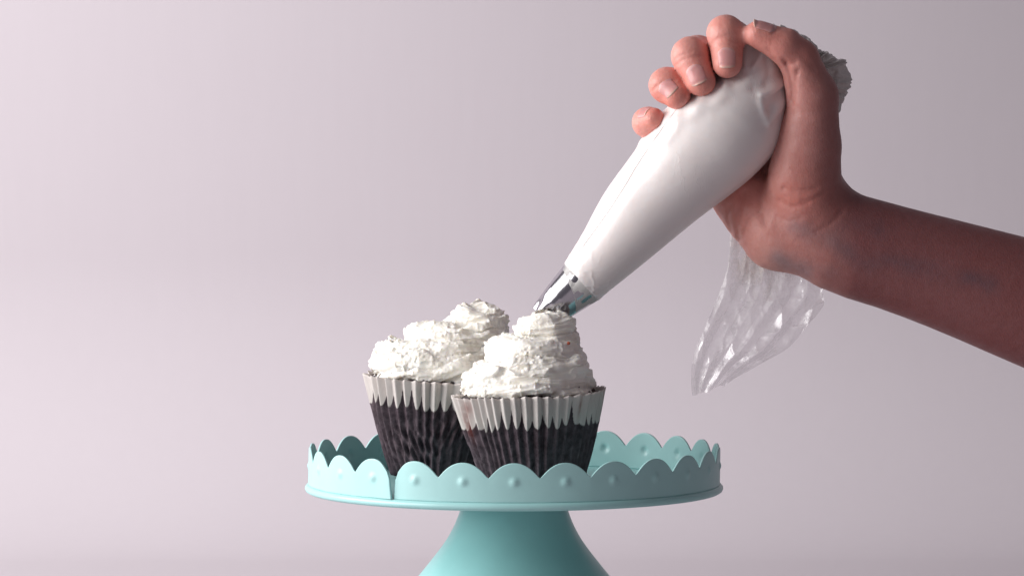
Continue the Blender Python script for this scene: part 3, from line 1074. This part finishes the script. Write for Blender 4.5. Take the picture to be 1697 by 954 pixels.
disp = np.zeros(X.shape)
leaf = np.maximum(ridge_at([(1306, 122), (1296, 140), (1280, 150), (1262, 157)], 6.0), 0.85 * ridge_at([(1303, 140), (1296, 170), (1284, 190), (1274, 203)], 6.5))
leaf = np.maximum(leaf, 0.6 * ridge_at([(1262, 157), (1262, 172), (1274, 203)], 6.0))
disp += 4.6 * leaf - 4.5 * ridge_at([(1300, 150), (1284, 166), (1276, 182)], 7.0) - 2.5 * ridge_at([(1296, 118), (1270, 138), (1250, 146)], 9.0)
disp += 3.5 * ridge_at([(1236, 74), (1232, 92), (1238, 110)], 7.0)
disp -= 4.0 * ridge_at([(1248, 76), (1248, 92), (1244, 108)], 7.0)
disp += 3.0 * ridge_at([(1268, 84), (1260, 98), (1250, 110)], 6.0)
disp += 2.5 * ridge_at([(1208, 118), (1203, 130), (1206, 142)], 6.0)
disp -= 2.5 * ridge_at([(1270, 100), (1274, 120), (1270, 140)], 7.0)
disp += 0.5 * ridge_at([(950, 432), (1010, 345), (1060, 262), (1100, 205), (1128, 170)], 1.5)   # welded seam
sst = np.linspace(0, 1, NSB)[:, None]
crinkle = (1 - np.abs(vnoise(np.stack([X / 13, Yp / 13, D / 13], -1), 61))) ** 4
disp += 1.6 * crinkle * np.exp(-(sst / 0.10) ** 2) + 0.2 * crinkle * np.exp(-((sst - 0.45) / 0.25) ** 2) * (vnoise(np.stack([X / 50, Yp / 50, D / 50], -1), 62) > 0.15)
# fingers press into the side of the bag
for nm in ('index', 'middle', 'ring', 'pinky'):
    t_ = FING[nm][3]
    dd = np.sqrt((X - t_[0]) ** 2 + (Yp - t_[1]) ** 2 + (0.5 * (D - t_[2])) ** 2)
    disp += 3.0 * np.exp(-((dd - 44) / 10) ** 2) * front
B3 = np.stack([X, D, Yp], -1)
disp += 0.6 * fbm(B3 / 75, 2, 3) + 0.07 * vnoise(B3 / 9, 6)
N3 = np.stack([(half[:, None, 0] / hw[:, None]) * np.cos(phi), -np.sin(phi) + 0 * X, (half[:, None, 1] / hw[:, None]) * np.cos(phi)], -1)
B3 = B3 + N3 * disp[..., None]
Vb = np.concatenate([B3.reshape(-1, 3), B3[0].mean(0)[None], B3[-1].mean(0)[None]])
Fb = grid_faces(NSB, NPH, wrap_v=True).tolist()
nb = NSB * NPH
Fb += [[nb, (k + 1) % NPH, k] for k in range(NPH)] + [[nb + 1, (NSB - 1) * NPH + k, (NSB - 1) * NPH + (k + 1) % NPH] for k in range(NPH)]
bb = link_mesh('bag_body', W(Vb[:, 0], Vb[:, 2], Vb[:, 1]), Fb, MAT['bag'])
recalc(bb); to_parent(bb, bag)

# faint welded seam running up the bag
sp = catmull([(948, 432), (1012, 345), (1062, 264), (1098, 212), (1128, 172)], 60)
idx = []
for q in sp:
    dq = np.where(front & (N3[..., 1] < -0.05), (B3[..., 0] - q[0]) ** 2 + (B3[..., 2] - q[1]) ** 2, 1e9)
    idx.append(np.unravel_index(np.argmin(dq), dq.shape))
sp3 = np.array([B3[i_] for i_ in idx])
for _ in range(4):
    sp3[1:-1] = (sp3[:-2] + 2 * sp3[1:-1] + sp3[2:]) / 4
k_ = np.linspace(0, 2 * math.pi, 8, endpoint=False)
tb = sp3[:, None, :] + 0.75 * (np.cos(k_)[None, :, None] * np.array([0.77, 0, 0.64]) + np.sin(k_)[None, :, None] * np.array([0, 1.0, 0]))
sm_ = M('seam_plastic'); sm_.set(Base_Color=(0.70, 0.66, 0.64, 1), Roughness=0.3, Coat_Weight=0.3)
se = link_mesh('seam', W(tb[..., 0], tb[..., 2], tb[..., 1]).reshape(-1, 3), grid_faces(60, 8, wrap_v=True), sm_.m)
to_parent(se, bag)

# metal nozzle: fluted cone
A0 = np.array([960.0, 470.0]); AX = np.array([-0.74, 0.67]); AX /= np.linalg.norm(AX)
PE = np.array([AX[1], -AX[0]])
ns, nph = 50, 120
sv = np.linspace(-14, 84, ns)
ph = np.linspace(0, 2 * math.pi, nph, endpoint=False)
rn = np.interp(sv, [-14, 0, 40, 74, 84], [39.5, 38.0, 31.5, 24.0, 21.0])
flute = np.clip((sv - 55) / 30, 0, 1)[:, None] * 0.22
rr = rn[:, None] * (1 - flute * (0.5 - 0.5 * np.cos(ph * 6)))
X = A0[0] + AX[0] * sv[:, None] + PE[0] * rr * np.cos(ph); Yp = A0[1] + AX[1] * sv[:, None] + PE[1] * rr * np.cos(ph); D = -rr * np.sin(ph)
no = link_mesh('nozzle', W(X, Yp, D).reshape(-1, 3), grid_faces(ns, nph, wrap_v=True), MAT['steel'])
so = no.modifiers.new('thickness', 'SOLIDIFY'); so.thickness = 0.0004; so.offset = -1
to_parent(no, bag)
# clear end of the bag over the nozzle, smeared with cream inside
sv = np.linspace(-30, 34, 60)
rn = np.interp(sv, [-30, -8, 34], [38.5, 36.5, 29.0])
ph = np.linspace(0, 2 * math.pi, 160, endpoint=False)
end = 23 + 17 * np.cos(ph + 0.3) + 2.5 * vnoise(np.stack([np.cos(ph) * 3, np.sin(ph) * 3, 0 * ph], -1), 2)
svp = -30 + (end + 30)[None] * np.linspace(0, 1, 60)[:, None]
rr = np.interp(svp, [-30, -8, 0, 40], [41.5, 41.0, 39.6, 33.2]) + 0.7 * vnoise(np.stack([np.cos(ph)[None] * 4 + 0 * svp, np.sin(ph)[None] * 4 + 0 * svp, svp / 14], -1), 8)
X = A0[0] + AX[0] * svp + PE[0] * rr * np.cos(ph); Yp = A0[1] + AX[1] * svp + PE[1] * rr * np.cos(ph); D = -rr * np.sin(ph)
right_side = 0.5 + 0.5 * np.cos(ph)[None] * 1.0
sme = np.clip(1.9 * (1 - (svp + 30) / (46 + 40 * right_side)) + 0.9 * (right_side - 0.35) + 0.35 * vnoise(np.stack([X / 12, Yp / 12, D / 12], -1), 4), 0, 1.4) * 2.2
cl = link_mesh('clear_bag_tip', W(X, Yp, D).reshape(-1, 3), grid_faces(60, 160, wrap_v=True), MAT['film'], attrs={'smear': sme.ravel()})
to_parent(cl, bag)

# gathered top of the bag, puffing out behind the thumb
OUT = [(1262, 62), (1276, 44), (1290, 42), (1318, 51), (1344, 66), (1361, 83), (1372, 86), (1386, 96), (1401, 101), (1404, 112), (1410, 128), (1410, 142), (1402, 158), (1394, 176), (1384, 205), (1366, 230)]
OC = catmull(OUT, 260)
CEN = np.array([1312.0, 130.0])
nr = 70
tt = np.linspace(0, 1, nr)
k = np.linspace(0, 1, 260)
ple = np.abs(((k * 15 + 2.4 * vnoise(np.stack([k * 7, 0 * k, 0 * k], -1), 2)) % 1.0) * 2 - 1) - 0.5
jag = 2.0 * vnoise(np.stack([k * 70, 0 * k, 0 * k], -1), 6)
# goes out from the fist, turns over at the rim, comes back behind
rad = np.sin(tt * math.pi * 0.78) ** 0.8
rad = rad / rad.max()
depth = 40 + 55 * tt ** 1.0 - 18 * np.sin(tt * math.pi)
dirv = OC - CEN
Rl = np.linalg.norm(dirv, axis=1)
GX = CEN[0] + dirv[:, None, 0] * (rad[None] * (1 + jag / Rl)[:, None])
GY = CEN[1] + dirv[:, None, 1] * (rad[None] * (1 + jag / Rl)[:, None])
amp = 9 * np.sin(np.clip(tt, 0, 1) * math.pi) ** 0.6
GD = depth[None] + ple[:, None] * amp[None]
G3 = np.stack([GX, GD, GY], -1)
cr = fbm(G3 / 13, 3, 12)
GD = GD + 3.5 * cr; GX = GX + 1.2 * vnoise(G3 / 8, 3); GY = GY + 1.2 * vnoise(G3 / 8, 5)
ru = link_mesh('gathered_top', W(GX, GY, GD).reshape(-1, 3), grid_faces(260, nr), MAT['ruffle'])
so = ru.modifiers.new('thickness', 'SOLIDIFY'); so.thickness = 0.00015
to_parent(ru, bag)

# clear empty end of the bag hanging behind the wrist
TL = [(1330, 180), (1240, 300), (1214, 372), (1209, 420), (1198, 470), (1177, 520), (1153, 578), (1146, 612), (1148, 655)]
TR = [(1390, 200), (1392, 330), (1385, 420), (1366, 478), (1364, 506), (1340, 538), (1308, 574), (1262, 602), (1204, 634)]
nv_, nu_ = 220, 150
Lt = catmull(TL, nv_); Rt = catmull(TR, nv_)
for layer, (dz, sd_) in enumerate(((0, 5), (10, 44))):
    pass
u = np.linspace(0, 2 * math.pi, nu_ * 2, endpoint=False)      # closed flattened tube
cu = 0.5 - 0.5 * np.cos(u)
X = Lt[:, None, 0] + (Rt - Lt)[:, None, 0] * cu
Yp = Lt[:, None, 1] + (Rt - Lt)[:, None, 1] * cu
side = np.sin(u)[None]
v = np.linspace(0, 1, nv_)[:, None]
fold = np.abs(((cu * 4.2 + 0.5 * v + 0.4 * vnoise(np.stack([cu * 3 + 0 * v, v * 3 + 0 * cu, side + 0 * v], -1), 9)) % 1.0) * 2 - 1) - 0.5
D = 112 - 30 * v * 0 + side * (-9) + fold * (16 - 6 * v) * np.sin(np.clip(cu, 0, 1) * math.pi) ** 0.5
T3 = np.stack([X, D * 0 + side * 30, Yp], -1)
cr = (1 - np.abs(vnoise(T3 / 44, 21))) ** 2 * 8 + (1 - np.abs(vnoise(T3 / 22, 22))) ** 3 * 1.6
D = D - cr
X = X + 1.5 * vnoise(T3 / 20, 31)
Yp = Yp + 7.0 * vnoise(np.stack([cu * 9 + 0 * v, 0 * cu + 0 * v, side * 0.6 + 0 * v], -1), 35) * np.clip((v - 0.85) / 0.15, 0, 1)
sm = np.exp(-(((X - 1262) / 52) ** 2 + ((Yp - 425) / 62) ** 2) ** 1.5) * 1.25
sm = sm * np.clip(0.7 + 1.2 * fbm(T3 / np.array([14, 20, 40]), 3, 3), 0, 1) + 0.11 + 0.05 * vnoise(T3 / 18, 77)  # cream residue plus an even pale haze standing in for bright reflections
tl = link_mesh('clear_bag_end', W(X, Yp, D).reshape(-1, 3), grid_faces(nv_, nu_ * 2, wrap_v=True), MAT['film'], attrs={'smear': sm.ravel()})
to_parent(tl, bag)
